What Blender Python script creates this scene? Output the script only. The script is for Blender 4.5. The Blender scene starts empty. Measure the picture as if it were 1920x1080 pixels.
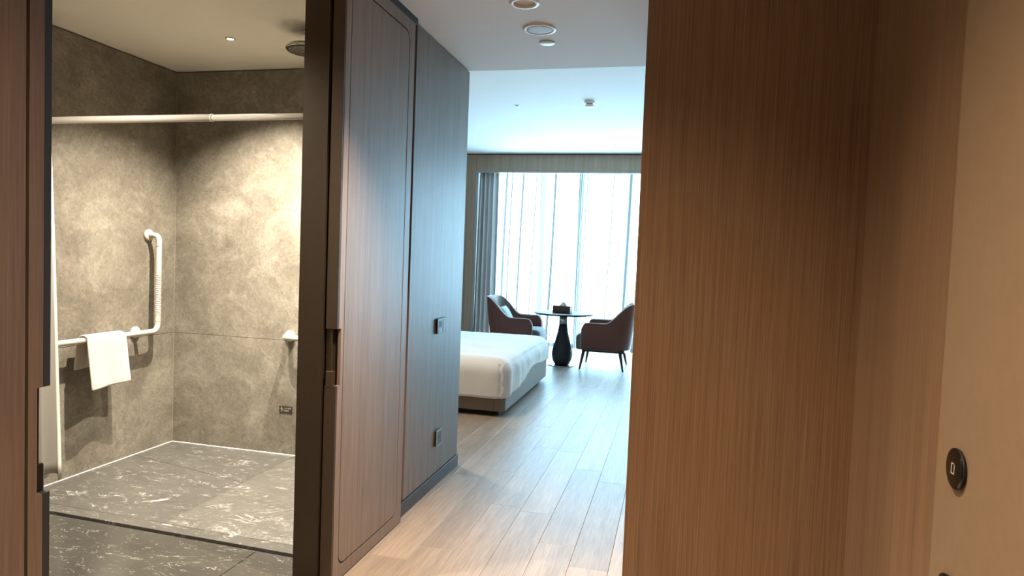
import bpy, bmesh, math, random
from mathutils import Vector, Matrix

random.seed(7)
sc = bpy.context.scene
COL = sc.collection

# ------------------------------------------------------------------ camera
F_PX, YAW, PITCH, ROLL = 1258.6, .237634, .046467, .038031
EYE = Vector((0, 0, 1.4))
fwd = Vector((-math.sin(YAW)*math.cos(PITCH), math.cos(YAW)*math.cos(PITCH), -math.sin(PITCH)))
rt = Vector((math.cos(YAW), math.sin(YAW), 0))
up = rt.cross(fwd)
r2 = math.cos(ROLL)*rt + math.sin(ROLL)*up
u2 = -math.sin(ROLL)*rt + math.cos(ROLL)*up
cam = bpy.data.cameras.new('camera')
cam.sensor_width = 36
cam.lens = F_PX/1920*36
cam.clip_start = .02
cam_o = bpy.data.objects.new('camera', cam)
COL.objects.link(cam_o)
cam_o.matrix_world = Matrix(((r2.x, u2.x, -fwd.x, EYE.x), (r2.y, u2.y, -fwd.y, EYE.y), (r2.z, u2.z, -fwd.z, EYE.z), (0, 0, 0, 1)))
sc.camera = cam_o

# ------------------------------------------------------------------ sky, window daylight, exposure
SKY_COLOR, SKY_STRENGTH = (.43, .745, 1.0), 8.8
world = bpy.data.worlds.new('sky')
sc.world = world
world.use_nodes = True
bg = world.node_tree.nodes['Background']
bg.inputs[0].default_value = (*SKY_COLOR, 1)
bg.inputs[1].default_value = SKY_STRENGTH
portal = bpy.data.lights.new('window_portal', 'AREA')      # guides sky sampling through the window opening
portal.shape = 'RECTANGLE'
portal.size, portal.size_y = 4.95, 2.85
portal.cycles.is_portal = True
portal_o = bpy.data.objects.new('window_portal', portal)
COL.objects.link(portal_o)
portal_o.location = (-.60, 10.62, 1.44)
portal_o.rotation_euler = (math.radians(-90), 0, 0)
HALL_COLOR, HALL_POWER = (1, .76, .52), 44
BATH_COLOR, BATH_POWER = (1, .89, .72), 160

vs = sc.view_settings
vs.view_transform = 'Standard'
vs.look = 'None'
vs.gamma = 1
vs.use_curve_mapping = False
vs.exposure = 1.45
sc.cycles.use_denoising = True
sc.cycles.max_bounces = 10
sc.cycles.diffuse_bounces = 6
sc.cycles.transparent_max_bounces = 24
sc.cycles.sample_clamp_indirect = 6
sc.cycles.caustics_reflective = False
sc.cycles.caustics_refractive = False

# ------------------------------------------------------------------ materials
def new_mat(name):
    m = bpy.data.materials.new(name)
    m.use_nodes = True
    nt = m.node_tree
    return m, nt, nt.nodes['Principled BSDF'], lambda t: nt.nodes.new(t)

def plain(name, color, rough=.5, metal=0, bump=0, bscale=200, spec=.5, emit=None, estr=0, vary=.04):
    m, nt, p, N = new_mat(name)
    tc = N('ShaderNodeTexCoord'); no = N('ShaderNodeTexNoise')
    no.inputs['Scale'].default_value = bscale; no.inputs['Detail'].default_value = 3
    nt.links.new(tc.outputs['Object'], no.inputs['Vector'])
    mx = N('ShaderNodeMix'); mx.data_type = 'RGBA'
    mx.inputs[6].default_value = (*[max(0, c*(1-vary*2)) for c in color], 1)
    mx.inputs[7].default_value = (*[min(1, c*(1+vary*2)) for c in color], 1)
    nt.links.new(no.outputs['Fac'], mx.inputs[0]); nt.links.new(mx.outputs[2], p.inputs['Base Color'])
    p.inputs['Roughness'].default_value = rough
    p.inputs['Metallic'].default_value = metal
    p.inputs['Specular IOR Level'].default_value = spec
    if bump:
        b = N('ShaderNodeBump'); b.inputs['Strength'].default_value = bump; b.inputs['Distance'].default_value = .002
        nt.links.new(no.outputs['Fac'], b.inputs['Height']); nt.links.new(b.outputs[0], p.inputs['Normal'])
    if emit:
        p.inputs['Emission Color'].default_value = (*emit, 1); p.inputs['Emission Strength'].default_value = estr
    return m

def wood(name, c1, c2, scale, rough=.45, bump=.25, spec=.5, bands=.14, rnd=False, contrast=(.35, .65)):
    """scale: noise scale per axis; small along the grain"""
    m, nt, p, N = new_mat(name)
    tc = N('ShaderNodeTexCoord'); mp = N('ShaderNodeMapping')
    mp.inputs['Scale'].default_value = scale
    src = tc.outputs['Object']
    if rnd:
        oi = N('ShaderNodeObjectInfo'); ad = N('ShaderNodeVectorMath'); ad.operation = 'MULTIPLY_ADD'
        cb = N('ShaderNodeCombineXYZ')
        nt.links.new(oi.outputs['Random'], cb.inputs[0]); nt.links.new(oi.outputs['Random'], cb.inputs[1])
        nt.links.new(cb.outputs[0], ad.inputs[0]); ad.inputs[1].default_value = (37, 91, 0)
        nt.links.new(src, ad.inputs[2]); src = ad.outputs[0]
    nt.links.new(src, mp.inputs['Vector'])
    n1 = N('ShaderNodeTexNoise'); n1.inputs['Scale'].default_value = 1; n1.inputs['Detail'].default_value = 5; n1.inputs['Roughness'].default_value = .65
    nt.links.new(mp.outputs[0], n1.inputs['Vector'])
    n2 = N('ShaderNodeTexNoise'); n2.inputs['Scale'].default_value = .12; n2.inputs['Detail'].default_value = 3
    nt.links.new(mp.outputs[0], n2.inputs['Vector'])
    ra = N('ShaderNodeMapRange'); ra.inputs[1].default_value = contrast[0]; ra.inputs[2].default_value = contrast[1]
    nt.links.new(n1.outputs['Fac'], ra.inputs[0])
    mx = N('ShaderNodeMix'); mx.data_type = 'RGBA'
    mx.inputs[6].default_value = (*c1, 1); mx.inputs[7].default_value = (*c2, 1)
    nt.links.new(ra.outputs[0], mx.inputs[0])
    hs = N('ShaderNodeHueSaturation')
    mr = N('ShaderNodeMapRange'); mr.inputs[1].default_value = .3; mr.inputs[2].default_value = .7; mr.inputs[3].default_value = 1-bands; mr.inputs[4].default_value = 1+bands
    nt.links.new(n2.outputs['Fac'], mr.inputs[0])
    val = mr.outputs[0]
    if rnd:
        m2 = N('ShaderNodeMapRange'); m2.inputs[3].default_value = .86; m2.inputs[4].default_value = 1.10
        nt.links.new(oi.outputs['Random'], m2.inputs[0])
        mu = N('ShaderNodeMath'); mu.operation = 'MULTIPLY'
        nt.links.new(val, mu.inputs[0]); nt.links.new(m2.outputs[0], mu.inputs[1]); val = mu.outputs[0]
    nt.links.new(val, hs.inputs['Value']); nt.links.new(mx.outputs[2], hs.inputs['Color'])
    nt.links.new(hs.outputs[0], p.inputs['Base Color'])
    p.inputs['Roughness'].default_value = rough
    p.inputs['Specular IOR Level'].default_value = spec
    b = N('ShaderNodeBump'); b.inputs['Strength'].default_value = bump; b.inputs['Distance'].default_value = .001
    nt.links.new(n1.outputs['Fac'], b.inputs['Height']); nt.links.new(b.outputs[0], p.inputs['Normal'])
    return m

def stone(name, c1, c2, c3, rough=.55, scale=4.2):
    """mottled cement-look porcelain"""
    m, nt, p, N = new_mat(name)
    tc = N('ShaderNodeTexCoord')
    n1 = N('ShaderNodeTexNoise'); n1.inputs['Scale'].default_value = scale; n1.inputs['Detail'].default_value = 9; n1.inputs['Roughness'].default_value = .68; n1.inputs['Distortion'].default_value = .6
    n2 = N('ShaderNodeTexNoise'); n2.inputs['Scale'].default_value = scale*9; n2.inputs['Detail'].default_value = 6; n2.inputs['Roughness'].default_value = .7; n2.inputs['Distortion'].default_value = 1.2
    for n in (n1, n2): nt.links.new(tc.outputs['Object'], n.inputs['Vector'])
    r1 = N('ShaderNodeValToRGB'); e = r1.color_ramp.elements
    e[0].position = .33; e[0].color = (*c1, 1); e[1].position = .68; e[1].color = (*c3, 1)
    k = e.new(.5); k.color = (*c2, 1)
    nt.links.new(n1.outputs['Fac'], r1.inputs[0])
    r2_ = N('ShaderNodeMapRange'); r2_.inputs[1].default_value = .3; r2_.inputs[2].default_value = .72; r2_.inputs[3].default_value = .68; r2_.inputs[4].default_value = 1.32
    nt.links.new(n2.outputs['Fac'], r2_.inputs[0])
    hs = N('ShaderNodeHueSaturation'); nt.links.new(r1.outputs[0], hs.inputs['Color']); nt.links.new(r2_.outputs[0], hs.inputs['Value'])
    nt.links.new(hs.outputs[0], p.inputs['Base Color'])
    p.inputs['Roughness'].default_value = rough
    b = N('ShaderNodeBump'); b.inputs['Strength'].default_value = .12; b.inputs['Distance'].default_value = .001
    nt.links.new(n2.outputs['Fac'], b.inputs['Height']); nt.links.new(b.outputs[0], p.inputs['Normal'])
    return m

def marble(name, base, light, vein, rough=.3, bump=.05, bscale=60):
    """dark marble with fine white veins"""
    m, nt, p, N = new_mat(name)
    tc = N('ShaderNodeTexCoord'); mp = N('ShaderNodeMapping')
    mp.inputs['Rotation'].default_value = (0, 0, .6); mp.inputs['Scale'].default_value = (1, 2.4, 1)
    nt.links.new(tc.outputs['Object'], mp.inputs['Vector'])
    n1 = N('ShaderNodeTexNoise'); n1.inputs['Scale'].default_value = 4; n1.inputs['Detail'].default_value = 8; n1.inputs['Roughness'].default_value = .65
    nt.links.new(mp.outputs[0], n1.inputs['Vector'])
    mx = N('ShaderNodeMix'); mx.data_type = 'RGBA'
    mx.inputs[6].default_value = (*base, 1); mx.inputs[7].default_value = (*light, 1)
    nt.links.new(n1.outputs['Fac'], mx.inputs[0])
    out = mx.outputs[2]
    for sc_, w, seed in ((1.3, .006, 0), (3.2, .007, 11), (8, .008, 5)):
        nv = N('ShaderNodeTexNoise'); nv.noise_dimensions = '4D'; nv.inputs['W'].default_value = seed
        nv.inputs['Scale'].default_value = sc_; nv.inputs['Detail'].default_value = 6; nv.inputs['Roughness'].default_value = .6; nv.inputs['Distortion'].default_value = .8
        nt.links.new(mp.outputs[0], nv.inputs['Vector'])
        sub = N('ShaderNodeMath'); sub.operation = 'SUBTRACT'; sub.inputs[1].default_value = .5; nt.links.new(nv.outputs['Fac'], sub.inputs[0])
        ab = N('ShaderNodeMath'); ab.operation = 'ABSOLUTE'; nt.links.new(sub.outputs[0], ab.inputs[0])
        mr = N('ShaderNodeMapRange'); mr.inputs[1].default_value = 0; mr.inputs[2].default_value = w; mr.inputs[3].default_value = 1; mr.inputs[4].default_value = 0
        nt.links.new(ab.outputs[0], mr.inputs[0])
        nm = N('ShaderNodeTexNoise'); nm.inputs['Scale'].default_value = sc_*2.5; nt.links.new(mp.outputs[0], nm.inputs['Vector'])
        mr2 = N('ShaderNodeMapRange'); mr2.inputs[1].default_value = .52; mr2.inputs[2].default_value = .70; nt.links.new(nm.outputs['Fac'], mr2.inputs[0])
        mu = N('ShaderNodeMath'); mu.operation = 'MULTIPLY'; nt.links.new(mr.outputs[0], mu.inputs[0]); nt.links.new(mr2.outputs[0], mu.inputs[1])
        m2 = N('ShaderNodeMix'); m2.data_type = 'RGBA'; m2.inputs[7].default_value = (*vein, 1)
        nt.links.new(mu.outputs[0], m2.inputs[0]); nt.links.new(out, m2.inputs[6]); out = m2.outputs[2]
    nt.links.new(out, p.inputs['Base Color'])
    p.inputs['Roughness'].default_value = rough
    nb = N('ShaderNodeTexNoise'); nb.inputs['Scale'].default_value = bscale; nb.inputs['Detail'].default_value = 4; nt.links.new(tc.outputs['Object'], nb.inputs['Vector'])
    b = N('ShaderNodeBump'); b.inputs['Strength'].default_value = bump; b.inputs['Distance'].default_value = .008
    nt.links.new(nb.outputs['Fac'], b.inputs['Height']); nt.links.new(b.outputs[0], p.inputs['Normal'])
    return m

def wallpaper(name, c1, c2):
    """beige textured wall covering"""
    m, nt, p, N = new_mat(name)
    tc = N('ShaderNodeTexCoord')
    n1 = N('ShaderNodeTexNoise'); n1.inputs['Scale'].default_value = 14; n1.inputs['Detail'].default_value = 8; n1.inputs['Roughness'].default_value = .7; n1.inputs['Distortion'].default_value = 1.5
    nt.links.new(tc.outputs['Object'], n1.inputs['Vector'])
    mx = N('ShaderNodeMix'); mx.data_type = 'RGBA'; mx.inputs[6].default_value = (*c1, 1); mx.inputs[7].default_value = (*c2, 1)
    nt.links.new(n1.outputs['Fac'], mx.inputs[0]); nt.links.new(mx.outputs[2], p.inputs['Base Color'])
    p.inputs['Roughness'].default_value = .7
    b = N('ShaderNodeBump'); b.inputs['Strength'].default_value = .3; b.inputs['Distance'].default_value = .002
    nt.links.new(n1.outputs['Fac'], b.inputs['Height']); nt.links.new(b.outputs[0], p.inputs['Normal'])
    return m

def sheer_mat():
    """thin sheer: mostly open weave, with the shade of its folds painted as denser grey stripes down the cloth (UV.x = metres along it)"""
    m, nt, p, N = new_mat('sheer_fabric')
    nt.nodes.remove(p)
    tr = N('ShaderNodeBsdfTransparent'); tl = N('ShaderNodeBsdfTranslucent'); df = N('ShaderNodeBsdfDiffuse')
    uv = N('ShaderNodeUVMap'); sp = N('ShaderNodeSeparateXYZ'); nt.links.new(uv.outputs[0], sp.inputs[0])
    m1 = N('ShaderNodeMixShader'); m1.inputs[0].default_value = .45
    nt.links.new(tl.outputs[0], m1.inputs[1]); nt.links.new(df.outputs[0], m1.inputs[2])
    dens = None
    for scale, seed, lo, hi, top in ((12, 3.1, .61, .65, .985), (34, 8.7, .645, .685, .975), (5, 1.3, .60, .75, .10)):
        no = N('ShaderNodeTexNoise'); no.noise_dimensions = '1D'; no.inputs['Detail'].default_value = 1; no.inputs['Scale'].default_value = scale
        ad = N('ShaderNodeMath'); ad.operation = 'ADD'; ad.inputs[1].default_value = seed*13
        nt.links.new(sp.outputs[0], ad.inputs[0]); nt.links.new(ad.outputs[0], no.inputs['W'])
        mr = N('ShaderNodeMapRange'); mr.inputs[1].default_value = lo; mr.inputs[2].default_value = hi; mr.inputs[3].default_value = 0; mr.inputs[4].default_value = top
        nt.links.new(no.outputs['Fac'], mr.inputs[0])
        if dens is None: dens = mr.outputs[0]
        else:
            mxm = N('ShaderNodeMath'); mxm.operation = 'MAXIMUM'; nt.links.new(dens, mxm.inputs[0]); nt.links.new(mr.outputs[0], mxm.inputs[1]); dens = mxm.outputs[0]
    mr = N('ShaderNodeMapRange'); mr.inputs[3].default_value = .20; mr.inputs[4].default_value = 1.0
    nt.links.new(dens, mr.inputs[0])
    fold_shade = N('ShaderNodeMix'); fold_shade.data_type = 'RGBA'; fold_shade.inputs[6].default_value = (.9, .89, .87, 1); fold_shade.inputs[7].default_value = (.085, .082, .078, 1)  # pale cloth to grey: paints fold shading into the dense stripes
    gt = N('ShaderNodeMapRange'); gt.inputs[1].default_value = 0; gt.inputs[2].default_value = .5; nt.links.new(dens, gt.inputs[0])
    nt.links.new(gt.outputs[0], fold_shade.inputs[0]); nt.links.new(fold_shade.outputs[2], tl.inputs[0]); nt.links.new(fold_shade.outputs[2], df.inputs[0])
    m2 = N('ShaderNodeMixShader'); nt.links.new(mr.outputs[0], m2.inputs[0])
    nt.links.new(tr.outputs[0], m2.inputs[1]); nt.links.new(m1.outputs[0], m2.inputs[2])
    nt.links.new(m2.outputs[0], nt.nodes['Material Output'].inputs[0])
    return m

def glass_mat():
    m, nt, p, N = new_mat('window_glass')
    nt.nodes.remove(p)
    tr = N('ShaderNodeBsdfTransparent'); gl = N('ShaderNodeBsdfGlossy'); gl.inputs['Roughness'].default_value = .02
    tr.inputs[0].default_value = (.96, .98, .98, 1)
    m2 = N('ShaderNodeMixShader'); m2.inputs[0].default_value = .05
    nt.links.new(tr.outputs[0], m2.inputs[1]); nt.links.new(gl.outputs[0], m2.inputs[2])
    nt.links.new(m2.outputs[0], nt.nodes['Material Output'].inputs[0])
    return m

def fabric(name, c, rough=.9, sheen=.3, scale=500, bump=.3, vary=.1):
    m = plain(name, c, rough, bump=bump, bscale=scale, vary=vary, spec=.2)
    m.node_tree.nodes['Principled BSDF'].inputs['Sheen Weight'].default_value = sheen
    return m

M = {}
M['paint'] = plain('white_ceiling_paint', (.88, .88, .87), .8, bscale=40, vary=.01)
M['bath_paint'] = plain('bathroom_ceiling_paint', (.82, .79, .72), .8, bscale=40, vary=.01)
M['veneer_grey'] = wood('grey_brown_veneer', (.155, .122, .102), (.25, .203, .174), (260, 260, 5), .44, .2, .5)
M['veneer_door'] = wood('door_veneer', (.175, .130, .105), (.275, .212, .175), (260, 260, 4), .42, .2, .5)
M['veneer_warm'] = wood('warm_brown_veneer', (.150, .086, .048), (.30, .188, .110), (380, 380, 2.6), .42, .4, contrast=(.30, .70), bands=.06)
M['veneer_soft'] = wood('soft_brown_veneer', (.20, .125, .075), (.25, .16, .098), (120, 120, 3), .5, .1)
M['veneer_left'] = wood('red_brown_veneer', (.098, .063, .045), (.138, .091, .065), (200, 200, 5), .45, .2)
M['veneer_light'] = wood('light_oak_veneer', (.30, .215, .155), (.40, .30, .22), (200, 200, 4), .45, .2)
M['plank'] = wood('oak_plank', (.32, .258, .208), (.43, .352, .288), (95, 5, 95), .42, .15, rnd=True)
M['bronze'] = plain('dark_bronze_metal', (.062, .045, .032), .42, metal=.6, bscale=30, vary=.05)
M['bronze_edge'] = plain('bronze_edge_metal', (.085, .062, .046), .38, metal=.6, bscale=30, vary=.05)
M['black'] = plain('matt_black', (.008, .007, .007), .6, vary=.02)
M['black_gloss'] = plain('gloss_black_plastic', (.006, .006, .006), .12, vary=.02)
M['gap_brown'] = plain('dark_red_brown_edge', (.020, .011, .009), .6, vary=.03)
M['skirting'] = plain('charcoal_skirting', (.030, .028, .028), .4, vary=.03)
M['tile'] = stone('cement_look_tile', (.158, .140, .112), (.212, .190, .154), (.295, .268, .222))
M['marble'] = marble('dark_marble', (.048, .046, .042), (.115, .110, .101), (.70, .68, .62), .28)
M['marble_rough'] = marble('rough_dark_marble', (.056, .053, .047), (.128, .121, .108), (.55, .53, .47), .45, 1.0, 38)
M['marble_dark'] = marble('bathroom_floor_marble', (.026, .025, .022), (.065, .062, .056), (.38, .37, .33), .2)
M['grout'] = plain('beige_grout', (.36, .32, .26), .8)
M['caulk'] = plain('white_caulk', (.80, .80, .74), .6)
M['white_plastic'] = plain('white_nylon', (.60, .54, .47), .35, vary=.02)
M['white_enamel'] = plain('white_enamel', (.82, .80, .75), .35, vary=.02)
M['towel'] = fabric('white_terry', (.60, .565, .51), .95, .3, 420, .8, .04)
M['shower_cloth'] = fabric('white_shower_cloth', (.62, .60, .56), .8, .1, 300, .1, .03)
M['chrome'] = plain('chrome', (.62, .60, .56), .12, metal=1, vary=.02)
M['nozzle'] = plain('nozzle_rubber', (.55, .53, .47), .5)
M['nozzle_plate'] = plain('nozzle_plate', (.05, .047, .04), .3, metal=.6)
M['sign'] = plain('dark_sign_plate', (.045, .038, .028), .4)
M['sign_ink'] = plain('pale_sign_print', (.42, .38, .30), .6)
M['wallpaper'] = wallpaper('beige_wallcovering', (.235, .165, .105), (.315, .225, .148))
M['linen'] = fabric('white_bed_linen', (.86, .855, .85), .85, .15, 350, .15, .02)
M['bed_base'] = plain('taupe_leather', (.215, .170, .140), .5, bump=.2, bscale=300)
M['leather'] = plain('rust_brown_leather', (.125, .043, .030), .55, bump=.15, bscale=250, vary=.12)
M['chair_inner'] = fabric('taupe_velvet', (.20, .155, .14), .8, .5, 400, .2)
M['seat'] = fabric('grey_seat_fabric', (.16, .155, .15), .8, .4, 400, .2)
M['piping'] = plain('pale_piping', (.55, .47, .42), .6)
M['cushion'] = fabric('grey_green_cushion_cloth', (.30, .33, .32), .85, .3, 400, .3)
M['dark_wood'] = wood('dark_chair_wood', (.022, .013, .010), (.045, .027, .02), (120, 120, 8), .4, .15)
M['table'] = plain('blue_black_lacquer', (.022, .025, .032), .48, spec=.3, vary=.08, bscale=60)
M['steel'] = plain('brushed_steel', (.50, .48, .45), .3, metal=1)
M['box'] = plain('brown_leather_box', (.105, .058, .038), .45, bump=.15, bscale=250)
M['tissue'] = plain('white_tissue', (.72, .72, .74), .9)
M['drape'] = fabric('grey_drape', (.60, .595, .60), .9, .2, 260, .5, .12)
M['lining'] = fabric('pale_lining', (.55, .58, .60), .9, .1, 260, .2)
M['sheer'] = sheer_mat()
M['glass'] = glass_mat()
M['alu'] = plain('grey_aluminium', (.35, .36, .37), .4, metal=.5)
M['plate'] = plain('dark_grey_switch_plate', (.075, .082, .09), .42, vary=.03)
M['plate_key'] = plain('grey_switch_key', (.11, .12, .13), .42, vary=.03)
M['plate_frame'] = plain('grey_socket_frame', (.24, .25, .26), .35, metal=.4)
M['screen'] = plain('black_display', (.012, .012, .016), .5, spec=.2)
M['ring'] = plain('white_trim_ring', (.95, .95, .94), .45, vary=.01)
M['lens_on'] = plain('lit_lamp_lens', (.9, .85, .75), .5, emit=(1, .82, .55), estr=18)
M['reflector'] = plain('brown_reflector', (.72, .62, .54), .4)
M['lens_off'] = plain('unlit_lamp_lens', (.93, .95, .96), .3, vary=.01)
M['speaker_mesh'] = plain('white_speaker_mesh', (.68, .70, .74), .6, bump=.6, bscale=300, vary=.10)
M['icon'] = plain('pale_icon_print', (.62, .58, .52), .5)
M['drain'] = plain('drain_black', (.004, .004, .004), .5)

# ------------------------------------------------------------------ mesh helpers
def link(o):
    COL.objects.link(o); return o

def mk(name, bm, mat, parent=None, smooth=False, bevel=0, seg=2):
    me = bpy.data.meshes.new(name)
    bmesh.ops.recalc_face_normals(bm, faces=bm.faces)
    bm.to_mesh(me); bm.free()
    if smooth:
        for f in me.polygons: f.use_smooth = True
    me.materials.append(M[mat])
    o = link(bpy.data.objects.new(name, me))
    if parent is not None:
        o.parent = parent
    if bevel:
        b = o.modifiers.new('bevel', 'BEVEL'); b.width = bevel; b.segments = seg; b.limit_method = 'ANGLE'
    return o

def box_bm(lo, hi, bm=None):
    bm = bm or bmesh.new()
    x0, y0, z0 = lo; x1, y1, z1 = hi
    v = [bm.verts.new(c) for c in ((x0, y0, z0), (x1, y0, z0), (x1, y1, z0), (x0, y1, z0), (x0, y0, z1), (x1, y0, z1), (x1, y1, z1), (x0, y1, z1))]
    for f in ((0, 3, 2, 1), (4, 5, 6, 7), (0, 1, 5, 4), (1, 2, 6, 5), (2, 3, 7, 6), (3, 0, 4, 7)):
        bm.faces.new([v[i] for i in f])
    return bm

def box(name, lo, hi, mat, parent=None, bevel=0):
    return mk(name, box_bm(lo, hi), mat, parent, bevel=bevel)

def prism_bm(pts, axis, a, b, bm=None):
    """polygon pts in the two other axes (cyclic order), extruded along axis a..b"""
    bm = bm or bmesh.new()
    def co(p, t):
        return {0: (t, p[0], p[1]), 1: (p[0], t, p[1]), 2: (p[0], p[1], t)}[axis]
    va = [bm.verts.new(co(p, a)) for p in pts]; vb = [bm.verts.new(co(p, b)) for p in pts]
    n = len(pts)
    bm.faces.new(va); bm.faces.new(vb[::-1])
    for i in range(n):
        bm.faces.new((va[i], va[(i+1) % n], vb[(i+1) % n], vb[i]))
    return bm

def lathe_bm(prof, c=(0, 0, 0), n=40, bm=None, axis=2):
    """prof: (r, h) list, revolved about axis through c; closed with caps where r>0"""
    bm = bm or bmesh.new()
    rings = []
    for r, h in prof:
        ring = []
        for i in range(n):
            a = 2*math.pi*i/n
            p = (r*math.cos(a), r*math.sin(a), h)
            if axis == 0: p = (p[2], p[0], p[1])
            if axis == 1: p = (p[0], p[2], p[1])
            ring.append(bm.verts.new((c[0]+p[0], c[1]+p[1], c[2]+p[2])))
        rings.append(ring)
    for a, b in zip(rings, rings[1:]):
        for i in range(n):
            bm.faces.new((a[i], a[(i+1) % n], b[(i+1) % n], b[i]))
    bm.faces.new(rings[0][::-1]); bm.faces.new(rings[-1])
    return bm

def tube_bm(path, r, n=14, bm=None, caps=True):
    bm = bm or bmesh.new()
    P = [Vector(p) for p in path]
    rings = []; ref = None
    for i, p in enumerate(P):
        t = (P[min(i+1, len(P)-1)]-P[max(i-1, 0)]).normalized()
        if ref is None:
            ref = t.orthogonal().normalized()
        ref = (ref - t*ref.dot(t)).normalized()
        s = t.cross(ref)
        rr = r[i] if isinstance(r, (list, tuple)) else r
        rings.append([bm.verts.new(p+rr*(math.cos(2*math.pi*k/n)*ref+math.sin(2*math.pi*k/n)*s)) for k in range(n)])
    for a, b in zip(rings, rings[1:]):
        for k in range(n):
            bm.faces.new((a[k], a[(k+1) % n], b[(k+1) % n], b[k]))
    if caps:
        bm.faces.new(rings[0][::-1]); bm.faces.new(rings[-1])
    return bm

def fillet(pts, rad, n=6):
    """polyline with rounded corners"""
    P = [Vector(p) for p in pts]; out = [P[0]]
    for a, b, c in zip(P, P[1:], P[2:]):
        r = min(rad, (a-b).length*.49, (c-b).length*.49)
        s, e = b+(a-b).normalized()*r, b+(c-b).normalized()*r
        for k in range(n+1):
            t = k/n
            out.append((1-t)**2*s+2*t*(1-t)*b+t*t*e)
    out.append(P[-1])
    return out

def tag(o, label, cat, group=None):
    o['label'] = label; o['category'] = cat
    if group: o['group'] = group
    return o

def thing(name, label, cat, loc=(0, 0, 0), rz=0, group=None):
    o = link(bpy.data.objects.new(name, None)); o.empty_display_size = .1
    o.location = loc; o.rotation_euler = (0, 0, rz)
    return tag(o, label, cat, group)

def structure(o):
    o['kind'] = 'structure'; return o

def copy_tree(o, parent=None):
    c = o.copy(); COL.objects.link(c); c.parent = parent
    for ch in list(o.children): copy_tree(ch, c)
    return c

# ------------------------------------------------------------------ the setting
ZC, ZB = 2.59, 2.98            # corridor / bathroom ceiling, bedroom ceiling
XL, XD = -1.355, -1.325        # wood panel face, sliding leaf face
XBI = -1.50                    # bathroom side of the corridor wall
XT, YT = -3.416, 4.022         # tiled bathroom walls
XR, YR, XRL = .45, 1.84, -.103 # right wall, wood return
YW = 10.10                     # window wall face

# floors -----------------------------------------------------------
floor = structure(box('floor', (-4.5, -1.4, -.10), (2.1, 10.9, -.014), 'skirting'))
PW, PL = .18, 1.22
def plank_mesh(L):
    bm = bmesh.new(); c = .0012; g = .0004
    x0, x1, y0, y1 = g, PW-g, g, L-g
    lo = [bm.verts.new(p) for p in ((x0, y0, -.014), (x1, y0, -.014), (x1, y1, -.014), (x0, y1, -.014))]
    mi = [bm.verts.new(p) for p in ((x0, y0, -c), (x1, y0, -c), (x1, y1, -c), (x0, y1, -c))]
    hi = [bm.verts.new(p) for p in ((x0+c, y0+c, 0), (x1-c, y0+c, 0), (x1-c, y1-c, 0), (x0+c, y1-c, 0))]
    for a, b in ((lo, mi), (mi, hi)):
        for i in range(4): bm.faces.new((a[i], a[(i+1) % 4], b[(i+1) % 4], b[i]))
    bm.faces.new(hi); bm.faces.new(lo[::-1])
    bmesh.ops.recalc_face_normals(bm, faces=bm.faces)
    me = bpy.data.meshes.new('plank'); bm.to_mesh(me); bm.free(); me.materials.append(M['plank'])
    return me
_pm = {}
rp = random.Random(3)
def lay(col, y, L):
    key = round(L, 2)
    if key < .03: return
    if key not in _pm: _pm[key] = plank_mesh(key)
    o = link(bpy.data.objects.new('plank', _pm[key])); o.location = (-1.13+PW*col, y, 0); o.parent = floor
fixed = {0: 2.98, 4: 2.99, 1: 3.62, 2: 2.35, 3: 3.20}
for col in range(-18, 17):
    x0 = -1.13+PW*col
    y_start = -1.3 if -1.52 < x0 < .44 else 4.20
    joint = fixed.get(col, rp.uniform(3, 4.2))
    k = math.floor((y_start-joint)/PL)+1
    ys = [y_start]+[joint+PL*i for i in range(k, k+12) if y_start+.05 < joint+PL*i < 10.7]+[10.75]
    for a, b in zip(ys, ys[1:]): lay(col, a, b-a)

bath_floor = structure(box('floor_bathroom', (XT-.1, .85, -.10), (XBI, YT+.1, -.03), 'drain'))
def slot_y(x): return 2.753+(x-XT)*(2.687-2.753)/1.916
def floor_tile(name, pts, mat, top=0, bevel=.0015):
    return mk(name, prism_bm(pts, 2, -.03, top), mat, bath_floor, bevel=bevel, seg=1)
g = .0015
def yj(x): return 3.671+(x+3.405)*(3.455-3.671)/.96
XS = -2.437
floor_tile('tile', [(XT, yj(XT)+g), (-3.105-g, yj(-3.105)+g), (-3.105-g, YT), (XT, YT)], 'marble')
floor_tile('tile', [(-3.105+g, yj(-3.105)+g), (XS-g, yj(XS)+g), (XS-g, YT), (-3.105+g, YT)], 'marble')
def yb(x): return slot_y(x)+.095
floor_tile('tile', [(XT, yb(XT)+g), (XS-g, yb(XS)+g), (XS-g, yj(XS)-g), (XT, yj(XT)-g)], 'marble')
# slightly proud rough slab with an uneven surface
bm = bmesh.new()
NX, NY = 26, 30
from mathutils import noise as mnoise
grid = []
for i in range(NX+1):
    x = XS+g+(XBI-XS-g)*i/NX
    row = []
    for j in range(NY+1):
        t = j/NY; y = (yb(x)+g)*(1-t)+(3.955)*t
        e = min(i, NX-i, j, NY-j)
        z = .006*min(1, e/1.0)+.0035*mnoise.noise((x*9, y*9, 3))*min(1, e/2)
        row.append(bm.verts.new((x, y, z)))
    grid.append(row)
for i in range(NX):
    for j in range(NY): bm.faces.new((grid[i][j], grid[i+1][j], grid[i+1][j+1], grid[i][j+1]))
ret = bmesh.ops.extrude_face_region(bm, geom=bm.faces[:])
for v in [e for e in ret['geom'] if isinstance(e, bmesh.types.BMVert)]: v.co.z = -.03
slab = mk('rough_slab', bm, 'marble_rough', bath_floor)
floor_tile('tile', [(XS+g, 3.957), (XBI, 3.957), (XBI, YT), (XS+g, YT)], 'marble')
floor_tile('border_strip', [(XT, slot_y(XT)+.016), (XS, slot_y(XS)+.016), (XS, yb(XS)-g), (XT, yb(XT)-g)], 'marble', .001)
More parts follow.
